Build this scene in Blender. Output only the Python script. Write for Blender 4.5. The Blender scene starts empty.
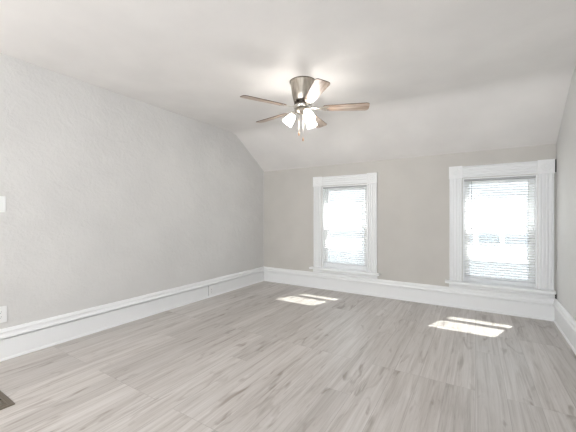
import bpy, bmesh, math, random
from mathutils import Vector, Matrix
C = bpy.context.scene
COL = C.collection
random.seed(4)
PI = math.pi
R = math.radians

# ------------------------------------------------------------------ camera, sky, sun, lights, exposure
cd = bpy.data.cameras.new('camera'); cam = bpy.data.objects.new('camera', cd); COL.objects.link(cam)
cam.location = (0, 0, 1.2); cam.rotation_euler = (R(90), 0, R(31.82))
cd.sensor_width = 36; cd.lens = 301.76 / 576 * 36; cd.clip_start = .02
C.camera = cam

w = bpy.data.worlds.new('sky'); C.world = w; w.use_nodes = True
bg = w.node_tree.nodes['Background']; bg.inputs[0].default_value = (.90, .95, 1, 1); bg.inputs[1].default_value = 4.1

sl = bpy.data.lights.new('sun', 'SUN'); sun = bpy.data.objects.new('sun', sl); COL.objects.link(sun)
sl.energy = 23; sl.angle = R(.53); sl.color = (1, .97, .92)
sun.rotation_euler = Vector((-.36, -1, -1.47)).to_track_quat('-Z', 'Y').to_euler()
sun.location = (3, 10, 12)

def area(name, loc, d, sx, sy, e, col):
    l = bpy.data.lights.new(name, 'AREA'); l.shape = 'RECTANGLE'; l.size = sx; l.size_y = sy; l.energy = e; l.color = col
    o = bpy.data.objects.new(name, l); COL.objects.link(o); o.location = loc
    o.rotation_euler = Vector(d).to_track_quat('-Z', 'Z').to_euler()
    return o
# added fill lamps just inside the unseen rear wall's openings, behind the camera
area('fill_rear', (-2.45, -1.47, 1.35), (0, 1, 0), 1.0, 1.3, 19, (1, .90, .80))
area('fill_rear', (-.35, -1.47, 1.35), (0, 1, 0), 1.0, 1.3, 20, (.93, .96, 1))

C.view_settings.view_transform = 'Standard'; C.view_settings.look = 'None'
C.view_settings.gamma = 1; C.view_settings.use_curve_mapping = False
C.view_settings.exposure = 0.76

# ------------------------------------------------------------------ materials
def mat(name, col, rough=.5, metal=0.0, spec=.5):
    m = bpy.data.materials.new(name); m.use_nodes = True
    b = m.node_tree.nodes['Principled BSDF']
    b.inputs['Base Color'].default_value = (*col, 1); b.inputs['Roughness'].default_value = rough
    b.inputs['Metallic'].default_value = metal; b.inputs['Specular IOR Level'].default_value = spec
    return m
def nt(m): return m.node_tree, m.node_tree.nodes, m.node_tree.links, m.node_tree.nodes['Principled BSDF']
def coords(n, l, scale=(1, 1, 1)):
    tc = n.new('ShaderNodeTexCoord'); mp = n.new('ShaderNodeMapping'); mp.inputs['Scale'].default_value = scale
    l.new(tc.outputs['Object'], mp.inputs['Vector']); return mp.outputs['Vector']
def noise(n, l, v, scale, detail=4, rough=.5, dist=0):
    t = n.new('ShaderNodeTexNoise'); t.inputs['Scale'].default_value = scale; t.inputs['Detail'].default_value = detail
    t.inputs['Roughness'].default_value = rough; t.inputs['Distortion'].default_value = dist
    l.new(v, t.inputs['Vector']); return t
def ramp(n, l, f, stops):
    r = n.new('ShaderNodeValToRGB'); cr = r.color_ramp
    while len(cr.elements) < len(stops): cr.elements.new(.5)
    for e, (p, c) in zip(cr.elements, stops): e.position = p; e.color = (*c, 1)
    l.new(f, r.inputs[0]); return r
def plaster(name, col, bump=.35, dist=.004, sc=9):
    m = mat(name, col, .62, 0, .3); t, n, l, b = nt(m)
    v = coords(n, l)
    a = noise(n, l, v, sc, 6, .6, .6); c = noise(n, l, v, sc * 5, 3, .6)
    mx = n.new('ShaderNodeMath'); mx.operation = 'MULTIPLY_ADD'; mx.inputs[1].default_value = .35
    l.new(c.outputs['Fac'], mx.inputs[0]); l.new(a.outputs['Fac'], mx.inputs[2])
    bp = n.new('ShaderNodeBump'); bp.inputs['Strength'].default_value = bump; bp.inputs['Distance'].default_value = dist
    l.new(mx.outputs[0], bp.inputs['Height']); l.new(bp.outputs['Normal'], b.inputs['Normal'])
    q = noise(n, l, v, 2.2, 3)
    k = [x * .97 for x in col]; h = [min(1, x * 1.03) for x in col]
    r = ramp(n, l, q.outputs['Fac'], [(.35, k), (.65, h)]); l.new(r.outputs[0], b.inputs['Base Color'])
    return m
M = {}
M['wall'] = plaster('greige_plaster', (.65, .648, .638), .8, .010, 7)
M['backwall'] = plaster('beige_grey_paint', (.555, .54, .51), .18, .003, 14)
M['ceil'] = plaster('ceiling_plaster', (.765, .75, .735), .35, .004, 12)
M['trim'] = mat('white_gloss_trim', (.83, .845, .855), .33)
M['sash'] = mat('white_sash_paint', (.84, .85, .86), .3)
M['plate'] = mat('white_plastic', (.83, .84, .845), .35)
M['dark'] = mat('dark_slot', (.02, .02, .02), .6)
M['gapd'] = mat('gap_shadow_dark', (.012, .012, .013), .8)
M['joint'] = mat('grey_joint_line', (.25, .25, .25), .8)
M['rail'] = mat('shadow_grey_headrail', (.42, .43, .44), .4)  # headrail grey carries the shadow line under the head casing; sash lock shares it
M['cord'] = mat('blind_cord', (.70, .71, .72), .7)
M['wand'] = mat('clear_grey_wand', (.42, .43, .45), .25)
M['nickel'] = mat('brushed_nickel', (.56, .52, .46), .3, 1)
M['chrome'] = mat('polished_nickel', (.72, .70, .66), .18, 1)
M['dnickel'] = mat('dark_bronze_metal', (.16, .14, .12), .4, 1)  # dark bronze for the ceiling ring, rotor and screws
M['edge'] = mat('dark_blade_edge', (.10, .06, .045), .5)
M['fob'] = mat('wood_fob', (.42, .25, .15), .5)
M['vent'] = mat('brown_register_metal', (.13, .11, .085), .5, 0)
M['ventdark'] = mat('register_louvre_metal', (.17, .15, .125), .55, 0)
M['siding'] = mat('pale_siding', (.24, .245, .25), .7)
M['hframe'] = mat('house_white_frame', (.6, .6, .6), .5)
M['hglass'] = mat('house_window_glass', (.22, .235, .25), .12)
M['shingle'] = mat('grey_shingle', (.22, .22, .23), .9)
M['grass'] = mat('lawn_green', (.12, .16, .07), .95)
# brushed metal streaks round the housing
t, n, l, b = nt(M['nickel']); v = coords(n, l, (1, 1, .03)); q = noise(n, l, v, 60, 3)
r = ramp(n, l, q.outputs['Fac'], [(.3, (.33, .295, .25)), (.7, (.55, .51, .45))]); l.new(r.outputs[0], b.inputs['Base Color'])
# siding lap lines
t, n, l, b = nt(M['siding']); wv = n.new('ShaderNodeTexWave'); wv.wave_type = 'BANDS'; wv.bands_direction = 'Z'; wv.wave_profile = 'SAW'
wv.inputs['Scale'].default_value = 1.6
l.new(coords(n, l), wv.inputs['Vector']); bp = n.new('ShaderNodeBump'); bp.inputs['Distance'].default_value = .02
l.new(wv.outputs['Fac'], bp.inputs['Height']); l.new(bp.outputs['Normal'], b.inputs['Normal'])
# blinds: thin white vinyl, lets some light through
def vinyl():
    m = bpy.data.materials.new('white_vinyl_slat'); m.use_nodes = True; t = m.node_tree; n = t.nodes; l = t.links
    b = n['Principled BSDF']; b.inputs['Base Color'].default_value = (.92, .92, .92, 1); b.inputs['Roughness'].default_value = .4
    tr = n.new('ShaderNodeBsdfTranslucent'); tr.inputs[0].default_value = (.90, .90, .90, 1)
    mx = n.new('ShaderNodeMixShader'); mx.inputs[0].default_value = .45
    l.new(b.outputs[0], mx.inputs[1]); l.new(tr.outputs[0], mx.inputs[2]); l.new(mx.outputs[0], n['Material Output'].inputs[0])
    return m
M['slat'] = vinyl()
def pane():
    m = bpy.data.materials.new('window_pane'); m.use_nodes = True; t = m.node_tree; n = t.nodes; l = t.links
    tr = n.new('ShaderNodeBsdfTransparent'); tr.inputs[0].default_value = (.95, .97, .97, 1)
    g = n.new('ShaderNodeBsdfGlossy'); g.inputs['Roughness'].default_value = .02
    f = n.new('ShaderNodeLayerWeight'); f.inputs[0].default_value = .5
    pw = n.new('ShaderNodeMath'); pw.operation = 'POWER'; pw.inputs[1].default_value = 4; l.new(f.outputs['Facing'], pw.inputs[0])
    ad = n.new('ShaderNodeMath'); ad.operation = 'MULTIPLY_ADD'; ad.inputs[1].default_value = .6; ad.inputs[2].default_value = .06; l.new(pw.outputs[0], ad.inputs[0])
    mx = n.new('ShaderNodeMixShader'); l.new(ad.outputs[0], mx.inputs[0]); l.new(tr.outputs[0], mx.inputs[1]); l.new(g.outputs[0], mx.inputs[2])
    l.new(mx.outputs[0], n['Material Output'].inputs[0]); return m
M['glass'] = pane()
def frosted():
    m = bpy.data.materials.new('lit_frosted_glass'); m.use_nodes = True; t = m.node_tree; n = t.nodes; l = t.links
    b = n['Principled BSDF']; b.inputs['Base Color'].default_value = (.92, .92, .92, 1); b.inputs['Roughness'].default_value = .25
    b.inputs['Emission Color'].default_value = (1, .96, .90, 1); b.inputs['Emission Strength'].default_value = 2.2
    tr = n.new('ShaderNodeBsdfTransparent'); mx = n.new('ShaderNodeMixShader'); mx.inputs[0].default_value = .62
    l.new(b.outputs[0], mx.inputs[1]); l.new(tr.outputs[0], mx.inputs[2]); l.new(mx.outputs[0], n['Material Output'].inputs[0]); return m
M['shade'] = frosted()
M['bulb'] = mat('lit_bulb', (.9, .9, .9)); _b = M['bulb'].node_tree.nodes['Principled BSDF']
_b.inputs['Emission Color'].default_value = (1, .95, .89, 1); _b.inputs['Emission Strength'].default_value = 230
# laminate planks running into depth
def floor_mat():
    m = mat('grey_oak_planks', (.4, .38, .36), .36, 0, .5); t, n, l, b = nt(m)
    tc = n.new('ShaderNodeTexCoord'); sep = n.new('ShaderNodeSeparateXYZ'); l.new(tc.outputs['Object'], sep.inputs[0])
    cb = n.new('ShaderNodeCombineXYZ'); l.new(sep.outputs['Y'], cb.inputs['X']); l.new(sep.outputs['X'], cb.inputs['Y'])
    br = n.new('ShaderNodeTexBrick'); l.new(cb.outputs[0], br.inputs['Vector'])
    br.offset = .41; br.offset_frequency = 5; br.squash = 1
    br.inputs['Color1'].default_value = (0, 0, 0, 1); br.inputs['Color2'].default_value = (1, 1, 1, 1); br.inputs['Mortar'].default_value = (.5, .5, .5, 1)
    br.inputs['Scale'].default_value = 1; br.inputs['Mortar Size'].default_value = .0012; br.inputs['Mortar Smooth'].default_value = .1
    br.inputs['Bias'].default_value = 0; br.inputs['Brick Width'].default_value = 1.22; br.inputs['Row Height'].default_value = .178
    # per-plank shift of the grain
    sh = n.new('ShaderNodeMath'); sh.operation = 'MULTIPLY'; sh.inputs[1].default_value = 37.0; l.new(br.outputs['Color'], sh.inputs[0])
    gx = n.new('ShaderNodeCombineXYZ')
    mA = n.new('ShaderNodeMath'); mA.operation = 'MULTIPLY'; mA.inputs[1].default_value = 1.0; l.new(sep.outputs['Y'], mA.inputs[0])
    mB = n.new('ShaderNodeMath'); mB.operation = 'MULTIPLY'; mB.inputs[1].default_value = 18; l.new(sep.outputs['X'], mB.inputs[0])
    l.new(mA.outputs[0], gx.inputs['X']); l.new(mB.outputs[0], gx.inputs['Y']); l.new(sh.outputs[0], gx.inputs['Z'])
    g1 = noise(n, l, gx.outputs[0], 1.2, 7, .66, .9)
    gy = n.new('ShaderNodeCombineXYZ')
    mC = n.new('ShaderNodeMath'); mC.operation = 'MULTIPLY'; mC.inputs[1].default_value = 2.0; l.new(sep.outputs['Y'], mC.inputs[0])
    mD = n.new('ShaderNodeMath'); mD.operation = 'MULTIPLY'; mD.inputs[1].default_value = 100; l.new(sep.outputs['X'], mD.inputs[0])
    l.new(mC.outputs[0], gy.inputs['X']); l.new(mD.outputs[0], gy.inputs['Y']); l.new(sh.outputs[0], gy.inputs['Z'])
    g2 = noise(n, l, gy.outputs[0], 1.0, 3, .6, .3)
    r1 = ramp(n, l, g1.outputs['Fac'], [(.23, (.28, .24, .21)), (.37, (.43, .40, .375)), (.50, (.51, .482, .458)), (.70, (.59, .568, .55))])
    r2 = ramp(n, l, g2.outputs['Fac'], [(.28, (.82, .81, .80)), (.5, (1.02, 1.02, 1.02))])
    mu = n.new('ShaderNodeMixRGB'); mu.blend_type = 'MULTIPLY'; mu.inputs[0].default_value = .9
    l.new(r1.outputs[0], mu.inputs[1]); l.new(r2.outputs[0], mu.inputs[2])
    gk = n.new('ShaderNodeCombineXYZ')
    mE = n.new('ShaderNodeMath'); mE.operation = 'MULTIPLY'; mE.inputs[1].default_value = 3.0; l.new(sep.outputs['Y'], mE.inputs[0])
    mF = n.new('ShaderNodeMath'); mF.operation = 'MULTIPLY'; mF.inputs[1].default_value = 11; l.new(sep.outputs['X'], mF.inputs[0])
    l.new(mE.outputs[0], gk.inputs['X']); l.new(mF.outputs[0], gk.inputs['Y']); l.new(sh.outputs[0], gk.inputs['Z'])
    g3 = noise(n, l, gk.outputs[0], 1.0, 2, .5, 1.2)
    rk = ramp(n, l, g3.outputs['Fac'], [(.60, (1, 1, 1)), (.76, (.62, .58, .55))])
    mk = n.new('ShaderNodeMixRGB'); mk.blend_type = 'MULTIPLY'; mk.inputs[0].default_value = 1
    l.new(mu.outputs[0], mk.inputs[1]); l.new(rk.outputs[0], mk.inputs[2]); mu = mk
    r3 = ramp(n, l, br.outputs['Color'], [(0, (.88, .875, .87)), (1, (1.06, 1.06, 1.06))])
    mv = n.new('ShaderNodeMixRGB'); mv.blend_type = 'MULTIPLY'; mv.inputs[0].default_value = 1
    l.new(mu.outputs[0], mv.inputs[1]); l.new(r3.outputs[0], mv.inputs[2])
    sm = n.new('ShaderNodeMixRGB'); sm.inputs[2].default_value = (.13, .11, .10, 1)
    sf = n.new('ShaderNodeMath'); sf.operation = 'MULTIPLY'; sf.inputs[1].default_value = .38; l.new(br.outputs['Fac'], sf.inputs[0])
    l.new(sf.outputs[0], sm.inputs[0]); l.new(mv.outputs[0], sm.inputs[1]); l.new(sm.outputs[0], b.inputs['Base Color'])
    bp = n.new('ShaderNodeBump'); bp.inputs['Strength'].default_value = .15; bp.inputs['Distance'].default_value = .001
    l.new(g2.outputs['Fac'], bp.inputs['Height']); l.new(bp.outputs['Normal'], b.inputs['Normal'])
    return m
M['floor'] = floor_mat()
def wood_mat():
    m = mat('limed_oak_blade', (.6, .5, .42), .3); t, n, l, b = nt(m)
    v = coords(n, l, (2.2, 22, 22)); q = noise(n, l, v, 1.6, 4, .55, .8)
    r = ramp(n, l, q.outputs['Fac'], [(.32, (.20, .125, .085)), (.5, (.43, .32, .245)), (.66, (.62, .52, .43))]); l.new(r.outputs[0], b.inputs['Base Color'])
    return m
M['blade'] = wood_mat()

# ------------------------------------------------------------------ mesh helpers
def obj(name, bm, m, parent=None, smooth=False, bevel=0):
    me = bpy.data.meshes.new(name)
    bmesh.ops.recalc_face_normals(bm, faces=bm.faces[:])
    bm.to_mesh(me); bm.free()
    for x in (m if isinstance(m, (list, tuple)) else [m]): me.materials.append(x)
    o = bpy.data.objects.new(name, me); COL.objects.link(o)
    if parent: o.parent = parent
    if smooth:
        for p in me.polygons: p.use_smooth = True
        try: me.set_sharp_from_angle(angle=R(40))
        except Exception: pass
    if bevel:
        bv = o.modifiers.new('bevel', 'BEVEL'); bv.width = bevel; bv.segments = 2; bv.limit_method = 'ANGLE'
    return o
def struct(name, bm, m, parent=None, **k):
    o = obj(name, bm, m, parent, **k)
    if not parent: o['kind'] = 'structure'
    return o
def empty(name, loc):
    o = bpy.data.objects.new(name, None); COL.objects.link(o); o.location = loc; o.empty_display_size = .1; return o
def thing(name, label, cat, loc, group=None):
    o = empty(name, loc); o['label'] = label; o['category'] = cat
    if group: o['group'] = group
    return o
def box(bm, x0, x1, y0, y1, z0, z1, T=None):
    vs = [bm.verts.new(Vector((x, y, z)) if T is None else T @ Vector((x, y, z))) for x in (x0, x1) for y in (y0, y1) for z in (z0, z1)]
    for f in ((0, 1, 3, 2), (4, 6, 7, 5), (0, 4, 5, 1), (2, 3, 7, 6), (0, 2, 6, 4), (1, 5, 7, 3)): bm.faces.new([vs[i] for i in f])
def B(*a):
    bm = bmesh.new(); box(bm, *a); return bm
def prism(bm, pts, f0, f1, mi=0):
    """outline pts (2-D) extruded between the two placing functions"""
    a = [bm.verts.new(f0(*p)) for p in pts]; b = [bm.verts.new(f1(*p)) for p in pts]
    k = len(pts); fs = [bm.faces.new(a), bm.faces.new(b[::-1])]
    for i in range(k): fs.append(bm.faces.new((a[i], b[i], b[(i + 1) % k], a[(i + 1) % k])))
    for f in fs: f.material_index = mi
    return fs
def lathe(bm, prof, T=Matrix(), seg=32, close=False, mi=0):
    rings = []
    for (r, z) in prof:
        if r < 1e-5: rings.append([bm.verts.new(T @ Vector((0, 0, z)))])
        else: rings.append([bm.verts.new(T @ Vector((r * math.cos(2 * PI * i / seg), r * math.sin(2 * PI * i / seg), z))) for i in range(seg)])
    for a, b in zip(rings, rings[1:]):
        if len(a) == 1 and len(b) == 1: continue
        for i in range(seg):
            j = (i + 1) % seg
            if len(a) == 1: f = bm.faces.new((a[0], b[i], b[j]))
            elif len(b) == 1: f = bm.faces.new((a[i], b[0], a[j]))
            else: f = bm.faces.new((a[i], b[i], b[j], a[j]))
            f.material_index = mi
    return rings
def tube(bm, pts, r, seg=8):
    pts = [Vector(p) for p in pts]; rings = []
    for i, p in enumerate(pts):
        d = (pts[min(i + 1, len(pts) - 1)] - pts[max(i - 1, 0)]).normalized()
        u = d.orthogonal().normalized() if i == 0 else (u - d * u.dot(d)).normalized()
        v = d.cross(u); rr = r[i] if isinstance(r, (list, tuple)) else r
        rings.append([bm.verts.new(p + (u * math.cos(2 * PI * k / seg) + v * math.sin(2 * PI * k / seg)) * rr) for k in range(seg)])
    for a, b in zip(rings, rings[1:]):
        for k in range(seg): bm.faces.new((a[k], a[(k + 1) % seg], b[(k + 1) % seg], b[k]))
    bm.faces.new(rings[0]); bm.faces.new(rings[-1][::-1])

# ------------------------------------------------------------------ the room
XL, YB, XR = -3.348, 4.539, .786          # left wall face, back wall face, right wall face at the back corner
YK, ZK, ZC = 3.747, 2.025, 2.552          # where the ceiling bends, knee wall height, ceiling height
YR = -1.5                                 # rear wall
SR = math.tan(R(1.2))                     # the right wall runs slightly inwards
def xr(y): return XR - (YB - y) * SR

struct('floor', B(XL - .1, .9, YR - .1, YB + .2, -.12, 0), M['floor'])
bm = bmesh.new()
SL = (ZK - ZC) / (YB - YK)
def bend(t):   # quadratic ease from flat to slope
    return (YK - .12 + .24 * t, ZC + SL * .12 * t * t)
prism(bm, [(YR - .1, ZC)] + [bend(k / 8) for k in range(9)] + [(YB + .02, ZK + SL * .02), (YB + .02, ZK + .22), (YK + .1, ZC + .16), (YR - .1, ZC + .16)],
      lambda y, z: Vector((XL - .1, y, z)), lambda y, z: Vector((.92, y, z)))
struct('ceiling', bm, M['ceil'], smooth=True)
side = [(YR - .1, -.12), (YB + .2, -.12), (YB + .2, ZK + .2), (YB, ZK + .06), (YK, ZC + .06), (YR - .1, ZC + .06)]
bm = bmesh.new(); prism(bm, side, lambda y, z: Vector((XL - .1, y, z)), lambda y, z: Vector((XL, y, z))); struct('wall_left', bm, M['wall'])
bm = bmesh.new(); prism(bm, side, lambda y, z: Vector((xr(y), y, z)), lambda y, z: Vector((xr(y) + .12, y, z))); struct('wall_right', bm, M['wall'])
W1, W2 = -2.302, -.290                    # left outer edge of each window casing
OPX0, OPX1, OPZ0, OPZ1 = .150, .910, .318, 1.690
def wall_with_holes(y0, y1, x0, x1, z0, z1, holes):
    bm = bmesh.new(); xs = x0
    for (a, b_, c, d) in holes:
        box(bm, xs, a, y0, y1, z0, z1); box(bm, a, b_, y0, y1, z0, c); box(bm, a, b_, y0, y1, d, z1); xs = b_
    box(bm, xs, x1, y0, y1, z0, z1); return bm
struct('wall_back', wall_with_holes(YB, YB + .2, XL - .1, .92, -.12, ZK + .2,
       [(W1 + OPX0, W1 + OPX1, OPZ0, OPZ1), (W2 + OPX0, W2 + OPX1, OPZ0, OPZ1)]), M['backwall'])
struct('wall_rear', wall_with_holes(YR - .15, YR, XL - .1, .92, -.12, ZC + .06, [(-2.95, -1.95, .7, 2.0), (-.85, .15, .7, 2.0)]), M['wall'])

# baseboards: tall board, moulded cap, shoe
BASE = [(0, 0), (.030, 0), (.030, .010), (.026, .017), (.018, .020), (.018, .174), (.006, .176), (.006, .183), (.033, .185), (.036, .190), (.034, .202), (.026, .212),
        (.024, .226), (.027, .230), (.027, .240), (.020, .246), (.018, .254), (.012, .260), (0, .260)]
bm = bmesh.new(); prism(bm, BASE, lambda d, z: Vector((XL + d, YR, z)), lambda d, z: Vector((XL + d, YB - d, z))); bl_ = struct('baseboard_left', bm, M['trim'])
obj('board_joint', B(XL + .0175, XL + .0186, 3.150, 3.157, .024, .174), M['joint'], bl_)
bm = bmesh.new(); prism(bm, BASE, lambda d, z: Vector((XL + d, YB - d, z)), lambda d, z: Vector((xr(YB) - d, YB - d, z))); struct('baseboard_back', bm, M['trim'])
bm = bmesh.new(); prism(bm, BASE, lambda d, z: Vector((xr(YR) - d, YR, z)), lambda d, z: Vector((xr(YB) - d, YB - d, z))); struct('baseboard_right', bm, M['trim'])
# narrow painted bead along the bend of the left wall and down the corner
bm = bmesh.new()
for (a, b_) in (((YK - .02, ZC - .004), (YB - .006, ZK + .006)), ((YB - .007, ZK + .01), (YB - .007, .262))):
    tube(bm, [(XL + .002, *a), (XL + .002, *b_)], .007, 10)
struct('trim_1', bm, M['wall'], smooth=True)

# ------------------------------------------------------------------ windows
def fluted(bm, wdt, place, L0, L1):
    n_ = 4; pts = [(0, 0), (0, .021), (.006, .026)]
    for i in range(n_):
        x = .022 + (wdt - .044) * i / (n_ - 1)
        pts += [(x - .008, .026), (x - .005, .012), (x + .005, .012), (x + .008, .026)]
    pts += [(wdt - .006, .026), (wdt, .021), (wdt, 0)]
    prism(bm, pts, lambda a, d: place(a, d, L0), lambda a, d: place(a, d, L1))
def window(idx, x0, sill_x, stool_r):
    y = YB; CW = .142; X1 = x0 + 1.055; ZT = 1.845; ZS = .350
    root = empty('window_%d' % idx, (0, 0, 0)); root['kind'] = 'structure'
    for a in (x0, X1 - CW):
        bm = bmesh.new(); fluted(bm, CW, lambda u, d, s, a=a: Vector((a + u, y - d, s)), ZS, ZT - .155); obj('side_casing', bm, M['trim'], root)
        bm = bmesh.new(); box(bm, a - .005, a + CW + .005, y - .034, y, ZT - .158, ZT + .004)
        T = Matrix.Translation((a + CW / 2, y - .034, ZT - .077)) @ Matrix.Rotation(R(90), 4, 'X')
        lathe(bm, [(.056, 0), (.054, .004), (.048, .005), (.044, .001), (.034, .001), (.028, .005), (.020, .006), (.012, .002), (0, .004)], T, 24)
        obj('corner_block', bm, M['trim'], root, bevel=.003)
    bm = bmesh.new(); fluted(bm, .147, lambda u, d, s: Vector((s, y - d, ZT - .002 - u)), x0 + CW, X1 - CW); obj('head_casing', bm, M['trim'], root)
    sx0, sx1 = sill_x
    bm = bmesh.new(); prism(bm, [(-.085, .322), (-.078, .318), (.16, .318), (.16, .350), (-.075, .350), (-.085, .344)],
        lambda d, z: Vector((x0 + OPX0, y + d, z)), lambda d, z: Vector((x0 + OPX1, y + d, z)))
    for a, c in ((sx0, x0 + OPX0), (x0 + OPX1, sx1)):
        prism(bm, [(-.085, .322), (-.078, .318), (0, .318), (0, .350), (-.075, .350), (-.085, .344)], lambda d, z: Vector((a, y + d, z)), lambda d, z: Vector((c, y + d, z)))
    obj('window_sill', bm, M['trim'], root)
    bm = bmesh.new(); prism(bm, [(0, .258), (.020, .258), (.022, .272), (.030, .278), (.030, .288), (.024, .294), (.024, .304), (.036, .312), (.036, .318), (0, .318)],
        lambda d, z: Vector((x0 - .005, y - d, z)), lambda d, z: Vector((min(X1 + .005, .775), y - d, z))); obj('apron', bm, M['trim'], root)
    o0, o1 = x0 + OPX0, x0 + OPX1
    bm = bmesh.new()
    for a in (o0, o1 - .014): box(bm, a, a + .014, y, y + .2, .350, OPZ1)
    box(bm, o0 + .014, o1 - .014, y, y + .2, OPZ1 - .014, OPZ1)
    for a in (o0 + .014, o1 - .032): box(bm, a, a + .018, y + .040, y + .058, .350, OPZ1 - .014)
    obj('jamb', bm, M['trim'], root)
    def sash(nm, z0, z1, ya, yb, bot, top):
        a0, a1 = o0 + .016, o1 - .016; s = .058
        bm = bmesh.new()
        box(bm, a0, a0 + s, ya, yb, z0, z1); box(bm, a1 - s, a1, ya, yb, z0, z1)
        box(bm, a0 + s, a1 - s, ya, yb, z0, z0 + bot); box(bm, a0 + s, a1 - s, ya, yb, z1 - top, z1)
        so = obj(nm, bm, M['sash'], root, bevel=.003)
        obj('pane', B(a0 + s - .005, a1 - s + .005, (ya + yb) / 2 - .002, (ya + yb) / 2 + .002, z0 + bot - .005, z1 - top + .005), M['glass'], so)
        return so
    up = sash('upper_sash', 1.005, OPZ1 - .016, y + .102, y + .136, .045, .055)
    lo = sash('lower_sash', .352, 1.045, y + .062, y + .098, .075, .040)
    xm = (o0 + o1) / 2; bm = bmesh.new(); box(bm, xm - .03, xm + .03, y + .066, y + .094, 1.045, 1.053); box(bm, xm - .008, xm + .030, y + .070, y + .084, 1.053, 1.066)
    obj('sash_lock', bm, M['rail'], lo, bevel=.002)
    return root
w1 = window(1, W1, (-2.350, -1.200), 0)
w2 = window(2, W2, (-.338, .770), 0)
# dark boxes standing in for shadow in the gap between window casing and right wall
bm = bmesh.new(); box(bm, W2 + 1.062, .783, YB - .022, YB, 1.700, 1.846); box(bm, W2 + 1.062, .783, YB - .034, YB, .262, .317); obj('corner_gap_shadow', bm, M['gapd'], w2)

# ------------------------------------------------------------------ blinds
def slat_mesh(x0, x1, yc, zs, tilt, half):
    bm = bmesh.new()
    for z in zs:
        top, botm = [], []
        for k in range(5):
            s = -1 + k / 2; d = s * half; c = .0022 * (1 - s * s)
            yy = d * math.cos(tilt) - c * math.sin(tilt); zz = d * math.sin(tilt) + c * math.cos(tilt)
            top.append((yy, zz + .0005)); botm.append((yy, zz - .0005))
        prism(bm, top + botm[::-1], lambda a, b_: Vector((x0, yc + a, z + b_)), lambda a, b_: Vector((x1, yc + a, z + b_)))
    return bm
def blind(x0, label, zbot):
    o0, o1 = x0 + OPX0 + .020, x0 + OPX1 - .020; yc = YB + .018
    root = thing('window_blind', label, 'blind', ((o0 + o1) / 2, yc, zbot), 'horizontal blinds in the two windows')
    def P(name, bm, m, par=root, **k):
        bmesh.ops.translate(bm, verts=bm.verts[:], vec=-Vector(((o0 + o1) / 2, yc, zbot)))
        return obj(name, bm, m, par, **k)
    P('headrail', B(o0 - .004, o1 + .004, yc - .016, yc + .018, 1.652, 1.674), M['rail'], bevel=.002)
    P('bottom_rail', B(o0, o1, yc - .013, yc + .013, zbot, zbot + .018), M['rail2'], bevel=.004)
    z = zbot + .034; zs = []
    while z < 1.646: zs.append(z); z += .031
    P('slats', slat_mesh(o0, o1, yc, zs, R(25), .0125), M['slat'])
    for fx in (.055, .655):
        bm = bmesh.new(); xx = o0 + fx
        for dy in (-.0125, .0125): tube(bm, [(xx, yc + dy, zbot + .016), (xx, yc + dy, 1.64)], .0014, 6)
        P('ladder_cord', bm, M['cord'])
    bm = bmesh.new(); xx = o0 + .078
    tube(bm, [(xx, yc - .024, 1.646), (xx, yc - .027, 1.63), (xx + .001, yc - .028, 1.10), (xx + .001, yc - .028, 1.02), (xx + .001, yc - .028, 1.0)], [.002, .0038, .0038, .0052, .0040], 8)
    P('tilt_wand', bm, M['wand'], smooth=True)
    return root
M['rail2'] = mat('white_bottom_rail', (.66, .67, .69), .4)
blind(W1, 'white horizontal blind in the left window, nearer the left wall', .430)
blind(W2, 'white horizontal blind in the right window, beside the right wall', .402)

# ------------------------------------------------------------------ ceiling fan
FX, FY, ZB = -1.478, 2.665, 2.280
fan = thing('ceiling_fan', 'five-bladed ceiling fan with nickel housing and three lit glass shades', 'ceiling fan', (FX, FY, ZC))
def F(name, bm, m, par=fan, **k):  return obj(name, bm, m, par, **k)     # shapes are given relative to the ceiling mount
bm = bmesh.new(); lathe(bm, [(0, -.001), (.131, -.001), (.133, -.006), (.131, -.013), (.126, -.014), (.124, -.022), (.117, -.080), (.106, -.140), (.096, -.186), (.092, -.196), (.078, -.200), (0, -.200)], seg=48)
F('motor_housing', bm, M['nickel'], smooth=True)
bm = bmesh.new(); lathe(bm, [(.1335, -.0005), (.1345, -.004), (.1335, -.0075), (.125, -.0075)], seg=48); F('ceiling_ring', bm, M['dnickel'], smooth=True)
bm = bmesh.new(); lathe(bm, [(0, -.198), (.060, -.198), (.060, -.225), (.088, -.232), (.088, -.240), (0, -.240)], seg=40)
for i in range(10):
    T = Matrix.Rotation(2 * PI * i / 10, 4, 'Z'); box(bm, .058, .086, -.007, .007, -.222, -.200, T)
F('rotor', bm, M['dnickel'], smooth=True)
bm = bmesh.new(); lathe(bm, [(0, -.2395), (.088, -.2395), (.094, -.246), (.094, -.262), (.086, -.272), (0, -.272)], seg=40); F('hub_ring', bm, M['chrome'], smooth=True)
zb = ZB - ZC
def blade_outline():
    r0, r1, h0, h1 = .215, .655, .046, .066
    pts = [(r0 - .012, -h0 * .55), (r0, -h0 * .9), (r0 + .03, -h0)]
    pts += [(r0 + (r1 - r0) * s, -(h0 + (h1 - h0) * s ** .8)) for s in (.2, .4, .6, .8)]
    for k in range(7):
        a = -PI / 2 + k * PI / 12; pts.append((r1 - .034 + .034 * math.cos(a), -h1 + .034 + .034 * math.sin(a)))
    return pts + [(x, -y) for x, y in reversed(pts)]
BO = blade_outline()
bm0 = bmesh.new(); prism(bm0, BO, lambda x, y: Vector((x, y, .003)), lambda x, y: Vector((x, y, -.003)), 1)
for f in bm0.faces:
    f.material_index = 0 if len(f.verts) > 4 and f.calc_center_median().z < 0 else 1
meb = bpy.data.meshes.new('fan_blade'); bmesh.ops.recalc_face_normals(bm0, faces=bm0.faces[:]); bm0.to_mesh(meb); bm0.free(); meb.materials.append(M['blade']); meb.materials.append(M['edge'])
bmi = bmesh.new()
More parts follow.
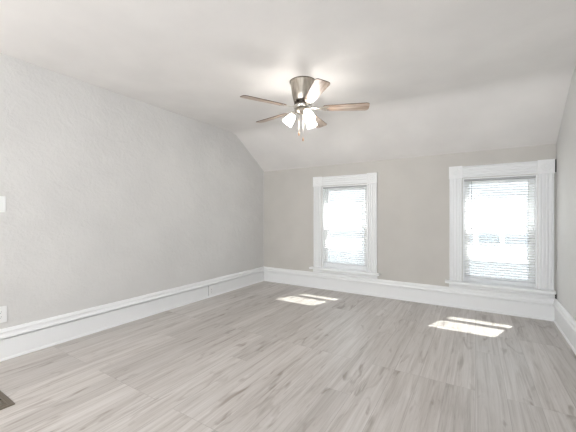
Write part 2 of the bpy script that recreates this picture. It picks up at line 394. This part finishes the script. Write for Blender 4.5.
prism(bmi, [(.060, -.012), (.10, -.010), (.15, -.010), (.185, -.014), (.215, -.036), (.25, -.040), (.262, -.034), (.262, -.018), (.235, -.010), (.235, .010), (.262, .018), (.262, .034), (.25, .040), (.215, .036), (.185, .014), (.15, .010), (.10, .010), (.060, .012)],
      lambda x, y: Vector((x, y, -.0034 + max(0, .2 - x) * .10)), lambda x, y: Vector((x, y, -.0072 + max(0, .2 - x) * .10)))
mei = bpy.data.meshes.new('blade_iron'); bmesh.ops.recalc_face_normals(bmi, faces=bmi.faces[:]); bmi.to_mesh(mei); bmi.free(); mei.materials.append(M['nickel'])
for k in range(5):
    T = Matrix.Rotation(R(25.7 + 72 * k), 4, 'Z') @ Matrix.Rotation(R(-12), 4, 'X')
    bl = bpy.data.objects.new('blade', meb); COL.objects.link(bl); bl.parent = fan; bl.location = (0, 0, zb); bl.rotation_euler = T.to_euler()
    ir = bpy.data.objects.new('blade_iron', mei); COL.objects.link(ir); ir.parent = bl
    for (sx, sy) in ((.250, .027), (.250, -.027), (.222, 0)):
        bm = bmesh.new(); lathe(bm, [(.0045, -.0070), (.0045, -.0085), (.003, -.0096), (0, -.0098)], Matrix.Translation((sx, sy, 0)), 10); obj('screw', bm, M['dnickel'], bl)
# light kit
bm = bmesh.new(); lathe(bm, [(0, -.270), (.050, -.270), (.066, -.280), (.070, -.294), (.062, -.310), (.042, -.322), (.016, -.328), (.012, -.336), (0, -.338)], seg=36); F('light_fitter', bm, M['nickel'], smooth=True)
SH = [(.020, .004), (.030, 0), (.036, -.014), (.044, -.045), (.051, -.080), (.057, -.112), (.0545, -.112), (.048, -.078), (.041, -.044), (.033, -.014), (.020, 0)]
for a in (201.8, 81.8, -38.2):
    ar = R(a); u = Vector((math.cos(ar), math.sin(ar), 0))
    p0 = u * .050 + Vector((0, 0, -.300)); p1 = u * .085 + Vector((0, 0, -.312))
    ax = (u * math.sin(R(38)) - Vector((0, 0, math.cos(R(38))))).normalized()
    arm = bmesh.new(); tube(arm, [p0, u * .07 + Vector((0, 0, -.302)), p1, p1 + ax * .014], .011, 12)
    T = Matrix.Translation(p1 + ax * .016) @ (-ax).to_track_quat('Z', 'Y').to_matrix().to_4x4()
    lathe(arm, [(0, .012), (.020, .012), (.029, .004), (.031, -.006), (.026, -.008), (0, -.008)], T, 24)
    lathe(arm, [(0, -.004), (.012, -.006), (.013, -.050), (.010, -.0525), (0, -.0525)], T, 16)
    ao = F('lamp_arm', arm, M['nickel'], smooth=True)
    bm = bmesh.new(); lathe(bm, SH, T, 32); s_ = obj('glass_shade', bm, M['shade'], ao, smooth=True)
    bm = bmesh.new(); lathe(bm, [(0, -.052), (.009, -.053), (.014, -.060), (.022, -.072), (.0245, -.084), (.021, -.095), (.012, -.102), (0, -.104)], T, 20); obj('light_bulb', bm, M['bulb'], ao, smooth=True)
for (dx, dy, zend) in ((-.030, -.026, -.535), (.006, -.006, -.590)):
    bm = bmesh.new(); tube(bm, [(dx * .7, dy * .7, -.318), (dx, dy, -.36), (dx, dy, zend + .03)], .0016, 6)
    ch = F('pull_chain', bm, M['nickel'])
    bm = bmesh.new(); lathe(bm, [(0, zend + .032), (.004, zend + .030), (.008, zend + .010), (.0085, zend), (.006, zend - .008), (0, zend - .009)], Matrix.Translation((dx, dy, 0)), 12)
    obj('fob', bm, M['fob'], ch, smooth=True)

# ------------------------------------------------------------------ wall plates
def plate_on_left(name, label, cat, yc, zc, wy, hz, d0, kind):
    root = thing(name, label, cat, (XL + d0, yc, zc), None)
    bm = bmesh.new(); prism(bm, [(0, -wy / 2), (0, wy / 2), (.004, wy / 2), (.0065, wy / 2 - .004), (.0065, -wy / 2 + .004), (.004, -wy / 2)],
                            lambda d, y: Vector((d, y, -hz / 2)), lambda d, y: Vector((d, y, hz / 2)))
    obj('cover_plate', bm, M['plate'], root, bevel=.001)
    if kind == 'outlet':
        for s in (1, -1):
            bm = bmesh.new()
            pts = [(.0165 * math.cos(2 * PI * i / 24) * 1.02, max(-.0135, min(.0135, .0165 * math.sin(2 * PI * i / 24)))) for i in range(24)]
            prism(bm, pts, lambda y, z: Vector((.006, y, z + s * .0205)), lambda y, z: Vector((.0085, y, z + s * .0205)))
            rc = obj('receptacle', bm, M['plate'], root)
            bm = bmesh.new()
            for q in (-.006, .006): box(bm, .0083, .0088, q - .0012, q + .0012, s * .0205 - .001, s * .0205 + .008)
            box(bm, .0083, .0088, -.0022, .0022, s * .0205 - .0085, s * .0205 - .0045)
            obj('slots', bm, M['dark'], rc)
    else:
        bm = bmesh.new(); box(bm, .006, .0085, -.006, .006, -.013, .013); box(bm, .0085, .019, -.0045, .0045, .000, .010); obj('toggle', bm, M['plate'], root, bevel=.001)
    for zz in ((0,) if kind == 'outlet' else (.03, -.03)):
        bm = bmesh.new(); lathe(bm, [(.0032, .0064), (.0030, .0075), (0, .0078)], Matrix.Translation((0, 0, zz)) @ Matrix.Rotation(R(90), 4, 'Y'), 10); obj('screw', bm, M['plate'], root)
    return root
plate_on_left('wall_outlet', 'white double socket on the left wall just above the baseboard', 'outlet', .866, .381, .090, .135, 0, 'outlet')
plate_on_left('light_switch', 'white light switch plate half way up the left wall', 'light switch', .860, 1.298, .088, .134, 0, 'switch')
plate_on_left('baseboard_outlet', 'small white socket set into the left baseboard near the corner', 'outlet', 3.200, .092, .078, .118, .018, 'outlet')

# ------------------------------------------------------------------ floor register
VX0, VX1, VY0, VY1 = -2.86, -2.492, .44, .718
root = thing('floor_register', 'brown metal floor vent grille set on the floor near the left wall', 'floor vent', ((VX0 + VX1) / 2, (VY0 + VY1) / 2, 0))
hx, hy = (VX1 - VX0) / 2, (VY1 - VY0) / 2
bm = bmesh.new()
pr = [(0, 0), (0, .004), (.008, .007), (.022, .007), (.026, .005), (.030, .008), (.034, .008), (.036, .001), (.036, 0)]
cs = [(-1, -1), (1, -1), (1, 1), (-1, 1)]
rings = [[bm.verts.new((sx * (hx - d), sy * (hy - d), z)) for d, z in pr] for sx, sy in cs]
for i in range(4):
    a, b_ = rings[i], rings[(i + 1) % 4]
    for k in range(len(pr)): bm.faces.new((a[k], b_[k], b_[(k + 1) % len(pr)], a[(k + 1) % len(pr)]))
obj('frame', bm, M['vent'], root)
bm = bmesh.new()
ix, iy = hx - .0365, hy - .0365
box(bm, -ix, ix, -iy, iy, .0002, .001)
k = 0
y_ = -iy + .008
while y_ < iy - .004:
    box(bm, -ix, ix, y_ - .003, y_ + .003, .001, .006); y_ += .0135
for x_ in (-ix * .5, 0, ix * .5): box(bm, x_ - .004, x_ + .004, -iy, iy, .001, .0064)
obj('louvres', bm, M['ventdark'], root)

# ------------------------------------------------------------------ outside: the house next door
HY, ZE, GZ = 7.6, 5.16, -3.4
hs = thing('neighbouring_house', 'pale sided house next door, seen through the blinds', 'house', (-1, HY + 2, GZ))
def H(name, bm, m, par=hs, **k):
    bmesh.ops.translate(bm, verts=bm.verts[:], vec=-Vector((-1, HY + 2, GZ))); return obj(name, bm, m, par, **k)
H('siding_wall', B(-9, 7, HY + .3, HY + 6, GZ, ZE - .08), M['siding'])
bm = bmesh.new(); prism(bm, [(HY, ZE - .10), (HY, ZE), (HY + 3.2, ZE + 1.6), (HY + 6.4, ZE), (HY + 6.4, ZE - .10)], lambda y, z: Vector((-9.3, y, z)), lambda y, z: Vector((7.3, y, z))); H('roof', bm, M['shingle'])
for (xa, xb, za, zb_) in ((.06, .92, .30, .86),):
    bm = bmesh.new(); yy = HY + .26
    for q in ((xa - .1, xa, za - .1, zb_ + .1), (xb, xb + .1, za - .1, zb_ + .1), (xa, xb, za - .1, za), (xa, xb, zb_, zb_ + .1), ((xa + xb) / 2 - .045, (xa + xb) / 2 + .045, za, zb_)):
        box(bm, q[0], q[1], yy, HY + .30, q[2], q[3])
    fr = H('window', bm, M['hframe']); pn = H('pane', B(xa, xb, HY + .285, HY + .30, za, zb_), M['hglass'], fr)
gd = bmesh.new(); box(gd, -14, 12, YB + .3, 16, GZ - .1, GZ); gobj = obj('lawn', gd, M['grass']); gobj['kind'] = 'structure'
